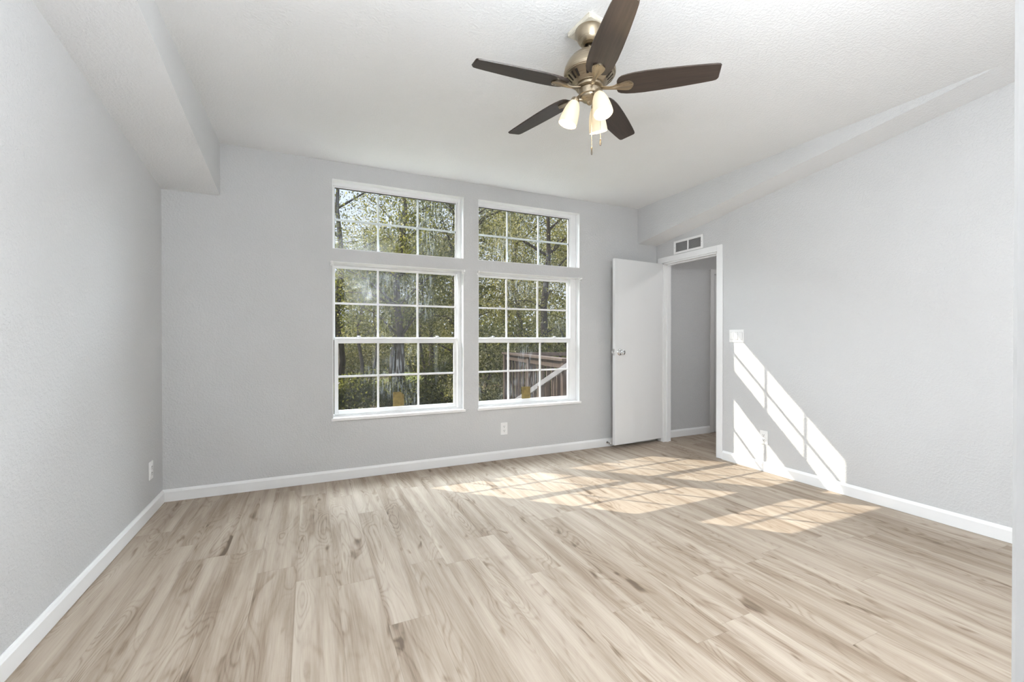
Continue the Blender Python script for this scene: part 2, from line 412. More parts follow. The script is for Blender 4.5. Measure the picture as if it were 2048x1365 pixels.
# hallway shell
bm = B(); box(bm, XR+0.11, 5.6, YB+0.022, YB+0.1, 0, 2.85)
struct('wall_hall', bm, HALLW, 'darker grey textured hall wall seen through the doorway', 'wall')
bm = B(); box(bm, 5.5, 5.6, 1.6, YB, 0, 2.85); box(bm, XR+0.11, 5.5, 1.6, 1.7, 0, 2.85)
struct('wall_hall_end', bm, HALLW, 'grey end walls of the hall beyond the doorway', 'wall')
bm = B(); box(bm, XR+0.11, 5.6, 1.6, YB+0.1, 2.4, 2.5)
struct('ceiling_hall', bm, CEIL, 'white hall ceiling beyond the doorway', 'ceiling')

# ------------------------------------------------------------------ doorway casing + hall door frame
root = empty('trim_4', (XR, DY0, 0)); tag(root, 'white flat casing and jambs around the open doorway', 'door frame', kind='structure')
o0 = Vector((XR, DY0, 0))
def local(bm, o): bmesh.ops.translate(bm, vec=-o, verts=bm.verts[:]); return bm
CW = 0.060
bm = B(); box(bm, XR-0.012, XR, DY0-CW, DY0, 0.004, DZ+CW, 0.003); obj('casing', local(bm, o0), TRIM, root)
bm = B(); box(bm, XR-0.012, XR, DY1, DY1+CW, 0.004, DZ+CW, 0.003); obj('casing', local(bm, o0), TRIM, root)
bm = B(); box(bm, XR-0.013, XR, DY0, DY1, DZ, DZ+CW, 0.003); obj('head_casing', local(bm, o0), TRIM, root)
bm = B()
box(bm, XR, XR+0.11, DY0-0.002, DY0+0.015, 0, DZ); box(bm, XR, XR+0.11, DY1-0.015, DY1+0.002, 0, DZ); box(bm, XR, XR+0.11, DY0, DY1, DZ-0.015, DZ+0.002)
box(bm, XR+0.045, XR+0.075, DY0+0.015, DY0+0.026, 0, DZ-0.015); box(bm, XR+0.045, XR+0.075, DY1-0.026, DY1-0.015, 0, DZ-0.015); box(bm, XR+0.045, XR+0.075, DY0+0.015, DY1-0.015, DZ-0.026, DZ-0.015)
obj('jamb', local(bm, o0), TRIM, root)
# hall door: casing, jamb and edge of a white door
root = empty('door_2', (4.38, YB+0.022, 0)); tag(root, 'white panelled door with casing at the end of the hall wall', 'door', kind='structure')
o0 = Vector((4.38, YB+0.022, 0)); yh = YB+0.022
bm = B(); box(bm, 4.380, 4.436, yh-0.016, yh, 0.004, 1.973, 0.004); box(bm, 5.20, 5.256, yh-0.016, yh, 0.004, 1.973, 0.004); box(bm, 4.436, 5.20, yh-0.016, yh, 1.918, 1.973, 0.004)
obj('casing', local(bm, o0), TRIM, root)
bm = B(); box(bm, 4.450, 5.19, yh-0.006, yh+0.02, 0.012, 1.905, 0.002)
for z0, z1 in ((0.15, 0.80), (0.98, 1.78)):
    box(bm, 4.545, 4.80, yh-0.009, yh-0.004, z0, z1, 0.003); box(bm, 4.87, 5.10, yh-0.009, yh-0.004, z0, z1, 0.003)
obj('door_slab', local(bm, o0), DOORM, root)
for z in (1.01, 1.70, 0.25):
    bm = B(); tube(bm, [(4.512, yh-0.012, z-0.04), (4.512, yh-0.012, z+0.04)], 0.007, 10)
    obj('hinge', local(bm, o0), STEEL, root, True)

# ------------------------------------------------------------------ open door
HX, HY = 3.530, 3.668
LX, LY = 2.822, 3.605
ang = math.atan2(LY-HY, LX-HX)
root = empty('door_1', (HX, HY, 0), ang); tag(root, 'white flat interior door standing open against the far wall', 'door', kind='structure')
Wd = math.hypot(LX-HX, LY-HY)
bm = B(); box(bm, 0, Wd, -0.035, 0.0, 0.045, 1.957, 0.002)      # local +x runs to the leading edge; +y faces the room
obj('door_slab', bm, DOORM, root)
def knob(sgn, y0):
    bm = B()
    prof = [(0.0335, 0), (0.0335, 0.004), (0.030, 0.008), (0.016, 0.012), (0.0125, 0.020), (0.0125, 0.030), (0.018, 0.034), (0.0255, 0.042), (0.0275, 0.052), (0.0255, 0.060), (0.017, 0.065), (0.008, 0.0665), (0.006, 0.064)]
    lathe(bm, prof, 28, Matrix.Translation((Wd-0.062, y0, 0.998)) @ frame_from((0, sgn, 0)))
    return obj('door_knob', bm, CHROME, root, True)
k = knob(1, 0.0); k['label'] = 'polished chrome knob on the room side'
knob(-1, -0.035)
bm = B(); box(bm, Wd-0.001, Wd+0.0015, -0.031, -0.004, 0.965, 1.031, 0.001); obj('latch_plate', bm, CHROME, root)
bm = B(); lathe(bm, [(0.008, 0), (0.008, 0.008), (0.005, 0.012)], 14, Matrix.Translation((Wd, -0.0175, 0.998)) @ frame_from((1, 0, 0))); obj('latch_bolt', bm, CHROME, root, True)
for z in (0.25, 1.0, 1.75):
    bm = B(); tube(bm, [(-0.004, 0.006, z-0.042), (-0.004, 0.006, z+0.042)], 0.0055, 12); obj('hinge', bm, TRIM, root, True)

# door stop on the back baseboard
root = empty('door_stop', (2.835, YB-BT, 0.048)); tag(root, 'small chrome spring door stop on the baseboard beside the open door', 'door stop')
bm = B(); lathe(bm, [(0.012, 0), (0.012, 0.003), (0.006, 0.006)], 16, frame_from((0, -1, 0))); obj('base', bm, CHROME, root, True)
bm = B()
pts = [(0.0052*math.cos(t*0.9), -0.006-t*0.0006, 0.0052*math.sin(t*0.9)) for t in range(0, 90)]
tube(bm, pts, 0.0010, 6); obj('spring', bm, CHROME, root, True)
bm = B(); lathe(bm, [(0.0065, 0.058), (0.0075, 0.060), (0.0075, 0.070), (0.005, 0.074)], 14, frame_from((0, -1, 0))); obj('rubber_tip', bm, PLATE, root, True)

# ------------------------------------------------------------------ windows
def bars(bm, x0, x1, z0, z1, y, vs, hs, w=0.0165, d=0.011):
    for v in vs: box(bm, v-w/2, v+w/2, y-d/2, y+d/2, z0, z1, 0.0015)
    cuts = [x0] + sorted(vs) + [x1]
    for h in hs:
        for a, b in zip(cuts, cuts[1:]):
            aa = a + (w/2 if a != x0 else 0); bb = b - (w/2 if b != x1 else 0)
            box(bm, aa, bb, y-d/2, y+d/2, h-w/2, h+w/2, 0.0)
def rect_frame(bm, X0, X1, Z0, Z1, x0, x1, z0, z1, y0, y1, bev=0.002):
    box(bm, X0, x0, y0, y1, Z0, Z1, bev); box(bm, x1, X1, y0, y1, Z0, Z1, bev)
    box(bm, x0, x1, y0, y1, z1, Z1, bev); box(bm, x0, x1, y0, y1, Z0, z0, bev)
YI = YB + 0.066      # inner face of the window units
nwin = 0
def upper_window(x0, x1, gx0, gx1, mx, label, seed):
    global nwin; nwin += 1
    o0 = Vector((x0, YB+0.09, ZU)); root = empty('window_%d' % nwin, o0); tag(root, label, 'window', kind='structure')
    bm = B(); rect_frame(bm, x0, x1, ZU, ZT, gx0-0.013, gx1+0.014, ZU+0.004, 2.379, YI, YI+0.05)
    obj('window_frame', local(bm, o0), VINYL, root)
    bm = B(); rect_frame(bm, gx0-0.013, gx1+0.014, ZU+0.004, 2.379, gx0, gx1, ZU+0.010, 2.367, YI+0.010, YI+0.040)
    obj('glazing_bead', local(bm, o0), VINYL, root)
    bm = B(); rect_frame(bm, gx0, gx1, ZU+0.010, 2.367, gx0+0.001, gx1-0.002, ZU+0.013, 2.3625, YI+0.009, YI+0.020, 0)
    obj('gasket', local(bm, o0), GASKET, root)
    bm = B(); bars(bm, gx0, gx1, ZU+0.010, 2.367, YI+0.030, mx, [2.112]); obj('grille', local(bm, o0), VINYL, root)
    bm = B(); box(bm, gx0-0.003, gx1+0.003, YI+0.0215, YI+0.0225, ZU+0.008, 2.369)
    obj('glass_pane', local(bm, o0), glass_mat('dirty_glass_%d' % nwin, seed), root)
def lower_window(x0, x1, gx0, gx1, mx, lx0, lx1, lmx, label, seed):
    global nwin; nwin += 1
    o0 = Vector((x0, YB+0.09, ZS)); root = empty('window_%d' % nwin, o0); tag(root, label, 'window', kind='structure')
    fx0, fx1 = min(gx0, lx0)-0.0, gx1
    bm = B(); rect_frame(bm, x0, x1, ZS, ZL, max(x0+0.004, gx0-0.014), gx1+0.018, 0.512, 1.738, YI, YI+0.055)
    obj('window_frame', local(bm, o0), VINYL, root)
    # outer (upper) sash
    bm = B(); rect_frame(bm, max(x0+0.004, gx0-0.013), gx1+0.013, 1.125, 1.737, gx0, gx1, 1.148, 1.715, YI+0.030, YI+0.050)
    s1 = obj('upper_sash', local(bm, o0), VINYL, root)
    bm = B(); bars(bm, gx0, gx1, 1.148, 1.715, YI+0.040, mx, [1.427]); obj('grille', local(bm, o0), VINYL, s1)
    bm = B(); box(bm, gx0-0.002, gx1+0.002, YI+0.0355, YI+0.0365, 1.146, 1.717); obj('glass_pane', local(bm, o0), glass_mat('dirty_glass_%da' % nwin, seed), s1)
    # inner (lower) sash
    bm = B(); rect_frame(bm, max(x0+0.003, lx0-0.030), lx1+0.030, 0.514, 1.145, lx0, lx1, 0.549, 1.097, YI+0.003, YI+0.026, 0.003)
    box(bm, lx0-0.02, lx1+0.02, YI-0.004, YI+0.003, 1.128, 1.140, 0.002)
    s2 = obj('lower_sash', local(bm, o0), VINYL, root)
    bm = B(); bars(bm, lx0, lx1, 0.549, 1.097, YI+0.016, lmx, [0.824]); obj('grille', local(bm, o0), VINYL, s2)
    bm = B(); box(bm, lx0-0.002, lx1+0.002, YI+0.0115, YI+0.0125, 0.547, 1.099); obj('glass_pane', local(bm, o0), glass_mat('dirty_glass_%db' % nwin, seed+3.3, 1.0), s2)
    for fx in (0.16, 0.84):
        xx = lx0 + (lx1-lx0)*fx
        bm = B(); box(bm, xx-0.022, xx+0.022, YI+0.002, YI+0.022, 1.145, 1.150, 0.001); lathe(bm, [(0.009, 0), (0.009, 0.009), (0.006, 0.011)], 14, Matrix.Translation((xx, YI+0.012, 1.150)))
        box(bm, xx-0.004, xx+0.020, YI+0.008, YI+0.016, 1.154, 1.159, 0.001)
        obj('sash_lock', local(bm, o0), PLATE, root)
    # sill board with a small nosing
    bm = B(); box(bm, x0+0.001, x1-0.001, YB-0.001, YI+0.03, ZS-0.0, ZS+0.020)
    box(bm, x0-0.014, x1+0.014, YB-0.016, YB-0.001, ZS-0.002, ZS+0.020, 0.003)
    obj('window_sill', local(bm, o0), SILLM, root)
upper_window(A1, A2, 0.187, 1.212, [0.530, 0.869], 'short upper window on the left with sky showing between the leaves', 1.3)
lower_window(A1, A2, 0.189, 1.210, [0.529, 0.867], 0.211, 1.190, [0.526, 0.868], 'tall lower window on the left showing dark woods and tree trunks', 4.1)
upper_window(B1, B2, 1.415, 2.418, [1.733, 2.075], 'short upper window on the right filled with yellow green leaves', 8.2)
lower_window(B1, B2, 1.415, 2.412, [1.730, 2.070], 1.417, 2.405, [1.739, 2.086], 'tall lower window on the right with the deck railing outside', 12.7)

# white window reveals (liners of the openings)
for n, (x0, x1, z0, z1, lb) in enumerate([(A1, A2, ZU, ZT, 'white drywall reveal of the short upper left window'), (A1, A2, ZS, ZL, 'white drywall reveal of the tall lower left window'),
                                      (B1, B2, ZU, ZT, 'white drywall reveal of the short upper right window'), (B1, B2, ZS, ZL, 'white drywall reveal of the tall lower right window')]):
    bm = B(); t = 0.003
    box(bm, x1-t, x1+0.001, YB-0.0015, YI, z0, z1); box(bm, x0-0.001, x0+t, YB-0.0015, YI, z0, z1); box(bm, x0+t, x1-t, YB-0.0015, YI, z1-t, z1+0.001)
    if z0 > 1: box(bm, x0+t, x1-t, YB-0.0005, YI, z0-0.001, z0+t)
    struct('trim_%d' % (5+n), bm, TRIM, lb, 'window reveal')

# curtain rod brackets at the top corners of the lower windows
def bracket(x, z, side, label):
    root = empty('curtain_bracket', (x, YB, z)); tag(root, label, 'bracket', 'rod brackets at the tall windows')
    bm = B(); box(bm, -0.010, 0.010, -0.0035, 0, -0.022, 0.016, 0.001); obj('back_plate', bm, PLATE, root)
    bm = B(); box(bm, -0.006, 0.006, -0.030, -0.003, -0.006, 0.006, 0.0015); obj('arm', bm, PLATE, root)
    bm = B(); lathe(bm, [(0.004, 0.0), (0.010, 0.002), (0.0125, 0.008), (0.011, 0.015), (0.005, 0.019)], 18, Matrix.Translation((-side*0.004, -0.030, 0.002)) @ frame_from((side, 0, 0.0)))
    obj('end_cup', bm, PLATE, root, True)
    for dz in (-0.016, 0.011):
        bm = B(); lathe(bm, [(0.003, 0), (0.002, 0.0012)], 10, Matrix.Translation((0, -0.0035, dz)) @ frame_from((0, -1, 0))); obj('screw', bm, STEEL, root, True)
bracket(A1-0.004, ZL-0.012, -1, 'small plastic rod bracket at the upper left corner of the tall left window')
bracket(A2-0.006, ZL-0.012, 1, 'small plastic rod bracket at the upper right corner of the tall left window')
bracket(B1-0.002, ZL-0.010, -1, 'small plastic rod bracket at the upper left corner of the tall right window')
bracket(B2-0.002, ZL-0.010, 1, 'white knobbed rod bracket at the upper right corner of the tall right window')

# yellow stickers on the lower panes
def sticker(pts, label):
    bm = B(); prism(bm, pts, 1, YI+0.0100, YI+0.0113)
    tag(obj('sticker', bm, STICKER), label, 'sticker', 'faded stickers on the lower panes')
sticker([(0.648, 0.551), (0.742, 0.554), (0.742, 0.648), (0.712, 0.676), (0.648, 0.676)], 'faded yellow paper sticker with one cut corner on the left window pane')
sticker([(1.880, 0.549), (1.975, 0.549), (1.975, 0.664), (1.880, 0.666)], 'faded square yellow sticker on the right window pane before the deck stairs')

# ------------------------------------------------------------------ electrical plates, vent
def outlet(loc, rotz, label, w=0.070, h=0.114):
    root = empty('wall_outlet', loc, rotz); tag(root, label, 'outlet', 'duplex wall outlets')     # local -y faces the room
    bm = B(); box(bm, -w/2, w/2, -0.0055, 0, -h/2, h/2, 0.0022); obj('cover_plate', bm, PLATE, root)
    for dz in (0.0195, -0.0195):
        bm = B(); lathe(bm, [(0.0172, 0), (0.0172, 0.0024), (0.0160, 0.003)], 28, Matrix.Translation((0, -0.0050, dz)) @ frame_from((0, -1, 0)))
        rc = obj('receptacle', bm, PLATE, root, True)
        bm = B(); box(bm, -0.0078, -0.0055, -0.0088, -0.0078, dz-0.001, dz+0.008); box(bm, 0.0050, 0.0073, -0.0088, -0.0078, dz-0.001, dz+0.008)
        lathe(bm, [(0.0030, 0), (0.0030, 0.0010)], 12, Matrix.Translation((0, -0.0078, dz-0.0075)) @ frame_from((0, -1, 0)))
        obj('slots', bm, SLOT, rc)
    bm = B(); lathe(bm, [(0.0030, 0), (0.0020, 0.0010)], 10, Matrix.Translation((0, -0.0055, 0)) @ frame_from((0, -1, 0))); obj('screw', bm, PLATE, root, True)
outlet((1.657, YB, 0.290), 0, 'white duplex outlet low on the grey wall under the right window')
outlet((XR, 2.485, 0.291), math.pi*1.5, 'white duplex outlet low on the right wall in the sun patch')
outlet((XL, 3.515, 0.290), math.pi*0.5, 'white outlet plate low on the left wall near the corner')

root = empty('light_switch', (XR, 2.752, 1.160), math.pi*1.5); tag(root, 'white three gang rocker switch plate beside the doorway', 'light switch')
bm = B(); box(bm, -0.0745, 0.0745, -0.0055, 0, -0.057, 0.057, 0.0022); obj('cover_plate', bm, PLATE, root)
for k, t in ((-0.046, 6), (0, -6), (0.046, 6)):
    bm = B(); box(bm, k-0.0175, k+0.0175, -0.0062, -0.005, -0.034, 0.034); obj('switch_surround', bm, LOUV, root)
    bm = B(); box(bm, -0.0158, 0.0158, -0.004, 0.004, -0.0322, 0.0322, 0.001, mat=Matrix.Translation((k, -0.0062, 0)) @ Matrix.Rotation(math.radians(t), 4, 'X')); obj('rocker', bm, PLATE, root)
for k in (-0.046, 0, 0.046):
    for dz in (-0.0485, 0.0485):
        bm = B(); lathe(bm, [(0.003, 0), (0.002, 0.001)], 10, Matrix.Translation((k, -0.0055, dz)) @ frame_from((0, -1, 0))); obj('screw', bm, PLATE, root, True)

# return-air register above the door
root = empty('air_vent', (XR, 3.313, 2.0985), math.pi*1.5); tag(root, 'white metal two bay air register above the doorway', 'air vent')
VW, VH = 0.190, 0.0695
bm = B(); rect_frame(bm, -VW, VW, -VH, VH, -VW+0.026, VW-0.026, -VH+0.022, VH-0.022, -0.010, 0, 0.002); obj('frame', bm, PLATE, root)
bm = B(); box(bm, -0.0065, 0.0065, -0.010, -0.001, -VH+0.022, VH-0.022, 0.001); obj('divider', bm, PLATE, root)
bm = B(); box(bm, -VW+0.02, VW-0.02, -0.0012, -0.0002, -VH+0.018, VH-0.018); obj('back_panel', bm, GRAYV, root)
for s in (-1, 1):
    bm = B()
    x0, x1 = (0.0065, VW-0.026) if s > 0 else (-VW+0.026, -0.0065)
    for i in range(13):
        z = -VH+0.026 + i*0.0073
        box(bm, x0, x1, -0.0035, 0.0035, -0.0005, 0.0005, mat=Matrix.Translation((0, -0.0048, z)) @ Matrix.Rotation(math.radians(38), 4, 'X'))
    obj('louver_bank', bm, LOUV, root)
for sx in (-1, 1):
    bm = B(); lathe(bm, [(0.0035, 0), (0.002, 0.0015)], 10, Matrix.Translation((sx*(VW-0.013), -0.010, 0)) @ frame_from((0, -1, 0))); obj('screw', bm, STEEL, root, True)

# nail in the wall right of the short window
bm = B(); lathe(bm, [(0.0045, 0), (0.0045, 0.0015), (0.001, 0.002)], 10, Matrix.Translation((2.696, YB, 2.218)) @ frame_from((0, -1, 0)))
tag(obj('nail', bm, STEEL, None, True), 'tiny nail head high on the grey wall right of the windows', 'nail')

# ------------------------------------------------------------------ ceiling fan
FX, FY = 1.154, 1.657
fan = empty('ceiling_fan', (FX, FY, ZC)); tag(fan, 'brushed nickel ceiling fan with five dark blades and three lit frosted lamps', 'ceiling fan')
Z = lambda z: z - ZC
bm = B(); box(bm, -0.058, 0.072, -0.068, 0.085, -0.024, 0.0, 0.004, mat=Matrix.Rotation(math.radians(6), 4, 'Z'))
bmesh.ops.subdivide_edges(bm, edges=bm.edges[:], cuts=2)
rr = random.Random(8)
for v in bm.verts:
    if v.co.z < -0.001: v.co += Vector((rr.uniform(-1, 1), rr.uniform(-1, 1), rr.uniform(-1, 1)))*0.0025
mp_ = obj('mounting_block', bm, CREAM, fan); mp_['label'] = 'rough cream painted square mounting block'
bm = B(); lathe(bm, [(0.060, -0.022), (0.0635, -0.024), (0.0635, -0.030), (0.0625, -0.042), (0.058, -0.058), (0.050, -0.074), (0.040, -0.085), (0.030, -0.091), (0.025, -0.093), (0.023, -0.091), (0.021, -0.084)], 48, cap1=False)
cn = obj('canopy', bm, NICKEL, fan, True)
bm = B(); lathe(bm, [(0.0215, -0.080), (0.0215, -0.081)], 24); obj('canopy_opening', bm, DARKN, cn, True)
bm = B(); lathe(bm, [(0.0125, -0.078), (0.0125, -0.150)], 24); lathe(bm, [(0.019, -0.118), (0.021, -0.121), (0.021, -0.138), (0.018, -0.142)], 24); obj('downrod', bm, NICKEL, fan, True)
# motor housing dome
MT = Z(2.428)
bm = B(); lathe(bm, [(0.020, MT), (0.040, MT-0.003), (0.066, MT-0.013), (0.088, MT-0.030), (0.103, MT-0.050), (0.113, MT-0.072), (0.1165, MT-0.090), (0.1165, MT-0.097), (0.1145, MT-0.100), (0.1145, MT-0.1035), (0.1115, MT-0.1045), (0.1115, MT-0.108), (0.108, MT-0.109)], 64, cap1=False)
mh = obj('motor_housing', bm, NICKEL, fan, True)
# vented lower ring: ribs with slots between, set in five groups of four slots
V0, V1 = (0.108, MT-0.109), (0.066, MT-0.146)
bm = B(); lathe(bm, [(0.104, V0[1]), (0.062, V1[1]+0.001)], 64, cap0=False, cap1=False); obj('vent_interior', bm, DARKN, mh, True)
bm = B()
n = 150
def vpt(a, t, off=0.0):
    r = V0[0] + (V1[0]-V0[0])*t; z = V0[1] + (V1[1]-V0[1])*t
    return (r*math.cos(a), r*math.sin(a), z - off)
def is_slot(i): 
    j = i % 30
    return 4 <= j < 26 and ((j-4) % 6) in (0, 1, 2)
for i in range(n):
    a0, a1 = 2*math.pi*i/n, 2*math.pi*(i+1)/n
    for t0, t1 in ((0, 0.13), (0.13, 0.72), (0.72, 1.0)):
        if t0 == 0.13 and is_slot(i): continue
        q = [bm.verts.new(vpt(a0, t0)), bm.verts.new(vpt(a1, t0)), bm.verts.new(vpt(a1, t1)), bm.verts.new(vpt(a0, t1))]
        bm.faces.new(q)
bmesh.ops.remove_doubles(bm, verts=bm.verts[:], dist=1e-5)
ex = bmesh.ops.solidify(bm, geom=bm.faces[:], thickness=0.0025)
obj('vent_ring', bm, NICKEL, mh, False)
bm = B(); zz = V1[1]; lathe(bm, [(0.068, zz+0.001), (0.068, zz-0.003), (0.060, zz-0.004), (0.060, zz-0.016), (0.054, zz-0.018)], 48)
obj('flywheel', bm, NICKEL, fan, True)
zs0 = zz-0.018
bm = B(); lathe(bm, [(0.052, zs0), (0.053, zs0-0.004), (0.0485, zs0-0.005), (0.0485, zs0-0.028), (0.050, zs0-0.029), (0.050, zs0-0.033), (0.044, zs0-0.035)], 48)
sh = obj('switch_housing', bm, NICKEL, fan, True)
zl0 = zs0-0.035
bm = B(); lathe(bm, [(0.043, zl0), (0.040, zl0-0.008), (0.032, zl0-0.016), (0.022, zl0-0.022), (0.014, zl0-0.025), (0.011, zl0-0.032), (0.006, zl0-0.036)], 40)
obj('light_kit_bowl', bm, NICKEL, fan, True)

# blades + irons
ZBL = Z(2.262)
def blade_mesh():
    bm = B(); r0, r1, th = 0.120, 0.541, 0.006
    st = [(0.0, 0.028), (0.012, 0.040), (0.04, 0.048), (0.10, 0.0545), (0.18, 0.0585), (0.28, 0.0600), (0.45, 0.0585), (0.65, 0.0545), (0.85, 0.0485), (0.955, 0.0445), (0.985, 0.0415), (1.0, 0.034)]
    top, bot = [], []
    out = [(r0+(r1-r0)*t, w) for t, w in st] + [(r0+(r1-r0)*t, -w) for t, w in reversed(st)]
    bend = lambda x: 0.012*((x-r0)/(r1-r0))**1.0
    a = [bm.verts.new((x + (0.004 if abs(y) < 1 else 0), y, th/2)) for x, y in out]; b = [bm.verts.new((x, y, -th/2)) for x, y in out]
    bm.faces.new(a); bm.faces.new(b); m = len(out)
    for i in range(m): bm.faces.new((a[i], a[(i+1) % m], b[(i+1) % m], b[i]))
    bmesh.ops.bevel(bm, geom=[e for e in bm.edges if len(e.link_faces) == 2 and abs(e.calc_face_angle(0)) > 1.2 and abs(e.verts[0].co.z-e.verts[1].co.z) < 1e-5], offset=0.0014, segments=1, affect='EDGES')
    return bm
def iron_mesh():
    bm = B()
    # scalloped shell palm, seen from below, on a curved arm
    st = [(0.050, 0.010, -0.004), (0.070, 0.009, -0.008), (0.090, 0.0085, -0.011), (0.108, 0.010, -0.0105), (0.124, 0.016, -0.0085), (0.140, 0.022, -0.0075), (0.158, 0.0265, -0.007), (0.172, 0.0275, -0.007), (0.181, 0.023, -0.007), (0.188, 0.012, -0.007)]
    K = 8; rows_b, rows_t = [], []
    for x, w, z in st:
        rb, rtp = [], []
        for k in range(K+1):
            s = -1+2*k/K
            rid = 0.0022*math.cos(s*math.pi*2.0)*(1 if x > 0.105 else 0.4)
            rb.append(bm.verts.new((x + 0.004*(1-s*s)*(x > 0.17), w*s, z - 0.003*(1-s*s) - rid)))
            rtp.append(bm.verts.new((x + 0.004*(1-s*s)*(x > 0.17), w*s*0.97, z + 0.0035)))
        rows_b.append(rb); rows_t.append(rtp)
    for i in range(len(st)-1):
        for k in range(K):
            bm.faces.new((rows_b[i][k], rows_b[i][k+1], rows_b[i+1][k+1], rows_b[i+1][k]))
            bm.faces.new((rows_t[i][k], rows_t[i+1][k], rows_t[i+1][k+1], rows_t[i][k+1]))
        bm.faces.new((rows_b[i][0], rows_b[i+1][0], rows_t[i+1][0], rows_t[i][0])); bm.faces.new((rows_b[i][K], rows_t[i][K], rows_t[i+1][K], rows_b[i+1][K]))
    bm.faces.new(rows_b[0] + rows_t[0][::-1]); bm.faces.new(rows_b[-1] + rows_t[-1][::-1])
    return bm
bl0 = obj('blade', blade_mesh(), BLADE, fan, True); ir0 = obj('blade_iron', iron_mesh(), NICKEL, bl0, True, angle=math.radians(50))
A0 = math.radians(-111.53)
for k in range(5):
    if k: bl = bl0.copy(); C.objects.link(bl); ir = ir0.copy(); C.objects.link(ir); ir.parent = bl
    else: bl = bl0
    bl.parent = fan
    bl.matrix_local = Matrix.Translation((0, 0, ZBL+0.004)) @ Matrix.Rotation(A0+k*2*math.pi/5, 4, 'Z') @ Matrix.Rotation(math.radians(0.6), 4, 'Y') @ Matrix.Rotation(math.radians(-12), 4, 'X')

# lamps
for k in range(3):
    a = math.radians(31+120*k); d = Vector((math.cos(a), math.sin(a), 0))
    top = d*0.066 + Vector((0, 0, Z(2.211))); opn = d*0.100 + Vector((0, 0, Z(2.109))); ax = (opn-top).normalized(); L = (opn-top).length
    Mx = Matrix.Translation(top) @ frame_from(ax)
    bm = B(); p0 = d*0.030 + Vector((0, 0, zl0-0.012)); tube(bm, [p0, d*0.046+Vector((0, 0, zl0-0.010)), d*0.057+Vector((0, 0, zl0-0.010)), top-ax*0.010], [0.0075, 0.007, 0.007, 0.009], 12)
    arm = obj('lamp_arm', bm, NICKEL, fan, True)
    bm = B(); lathe(bm, [(0.010, -0.016), (0.017, -0.013), (0.0195, -0.006), (0.0195, 0.010), (0.0175, 0.012)], 24, Mx); obj('socket_cup', bm, NICKEL, arm, True)
    outer = [(0.017, 0.0), (0.0205, 0.004), (0.026, 0.014), (0.032, 0.030), (0.0365, 0.048), (0.0395, 0.068), (0.0415, 0.088), (0.0425, L)]
    inner = [(r-0.0028, z) for r, z in reversed(outer)]; inner[-1] = (0.012, 0.004)
    bm = B(); lathe(bm, outer + inner, 36, Mx, cap0=False, cap1=False)
    shd = obj('lamp_shade', bm, SHADE, fan, True); 
    bm = B(); lathe(bm, [(0.010, 0.012), (0.012, 0.026), (0.020, 0.044), (0.026, 0.060), (0.0275, 0.072), (0.024, 0.084), (0.014, 0.093), (0.003, 0.0965)], 24, Mx); obj('light_bulb', bm, BULB, shd, True)
    pl = bpy.data.lights.new('lamp_glow', 'POINT'); pl.energy = 1.3; pl.color = (1.0, 0.74, 0.44); pl.shadow_soft_size = 0.010
    po = bpy.data.objects.new('lamp_glow', pl); C.objects.link(po); po.location = Vector((FX, FY, ZC)) + top + ax*(L+0.001)
# pull chains
def chain(dx, dy, ztop, zbot, fobl):
    bm = B(); z = ztop
    tube(bm, [(dx, dy, ztop), (dx, dy, zbot+fobl)], 0.0006, 6)
    while z > zbot+fobl:
        bmesh.ops.create_icosphere(bm, subdivisions=1, radius=0.0013, matrix=Matrix.Translation((dx, dy, z))); z -= 0.0042
    c = obj('pull_chain', bm, NICKEL, fan, True)
    bm = B(); lathe(bm, [(0.0015, zbot+fobl), (0.0035, zbot+fobl-0.003), (0.0042, zbot+0.006), (0.003, zbot)], 12, Matrix.Translation((dx, dy, 0))); obj('pull_fob', bm, FOB, c, True)
tc_ = Vector((-0.42, -0.907, 0)); rc_ = Vector((0.907, -0.42, 0))
v = tc_*0.047 + rc_*0.001; chain(v.x, v.y, zs0-0.020, Z(1.948), 0.036)
v = rc_*0.053 - tc_*0.02; chain(v.x, v.y, zs0-0.020, Z(2.018), 0.030)

# ------------------------------------------------------------------ outside
GZ = -1.0
def ground_mat():
    m = NT('grass_and_leaf_litter'); g = m.t.nodes.new('ShaderNodeNewGeometry').outputs['Position']
    a = m.n('ShaderNodeTexNoise', Scale=0.35, Detail=3.0); m.l(g, a.inputs['Vector'])
    b = m.n('ShaderNodeTexNoise', Scale=6.0, Detail=5.0, Roughness=0.7); m.l(g, b.inputs['Vector'])
    grass = m.ramp(b.outputs[0], [(0.3, (0.08, 0.12, 0.02)), (0.7, (0.36, 0.40, 0.12))])
    litter = m.ramp(b.outputs[0], [(0.35, (0.05, 0.035, 0.02)), (0.7, (0.24, 0.17, 0.10))])
    col = m.mix(m.ramp(a.outputs[0], [(0.42, 0.0), (0.55, 1.0)]), grass, litter)
    return m.done(m.bsdf(col, 0.9, 0, 0.2, m.bump(b.outputs[0], 0.8, 0.05)))
rng = np.random.default_rng(5)
bm = B()
nx, ny = 40, 40
gv = [[bm.verts.new((-30+i*2.2, YB+WT+0.02 + j*1.6, GZ + (0.25*math.sin(i*0.9+j*0.5)+0.12*math.sin(j*1.3))*min(1, j/6) + 0.0)) for i in range(nx+1)] for j in range(ny+1)]
for j in range(ny):
    for i in range(nx): bm.faces.new((gv[j][i], gv[j][i+1], gv[j+1][i+1], gv[j+1][i]))
tag(obj('ground', bm, ground_mat(), None, True), 'grassy ground with leaf litter outside the windows', 'ground', kind='structure')

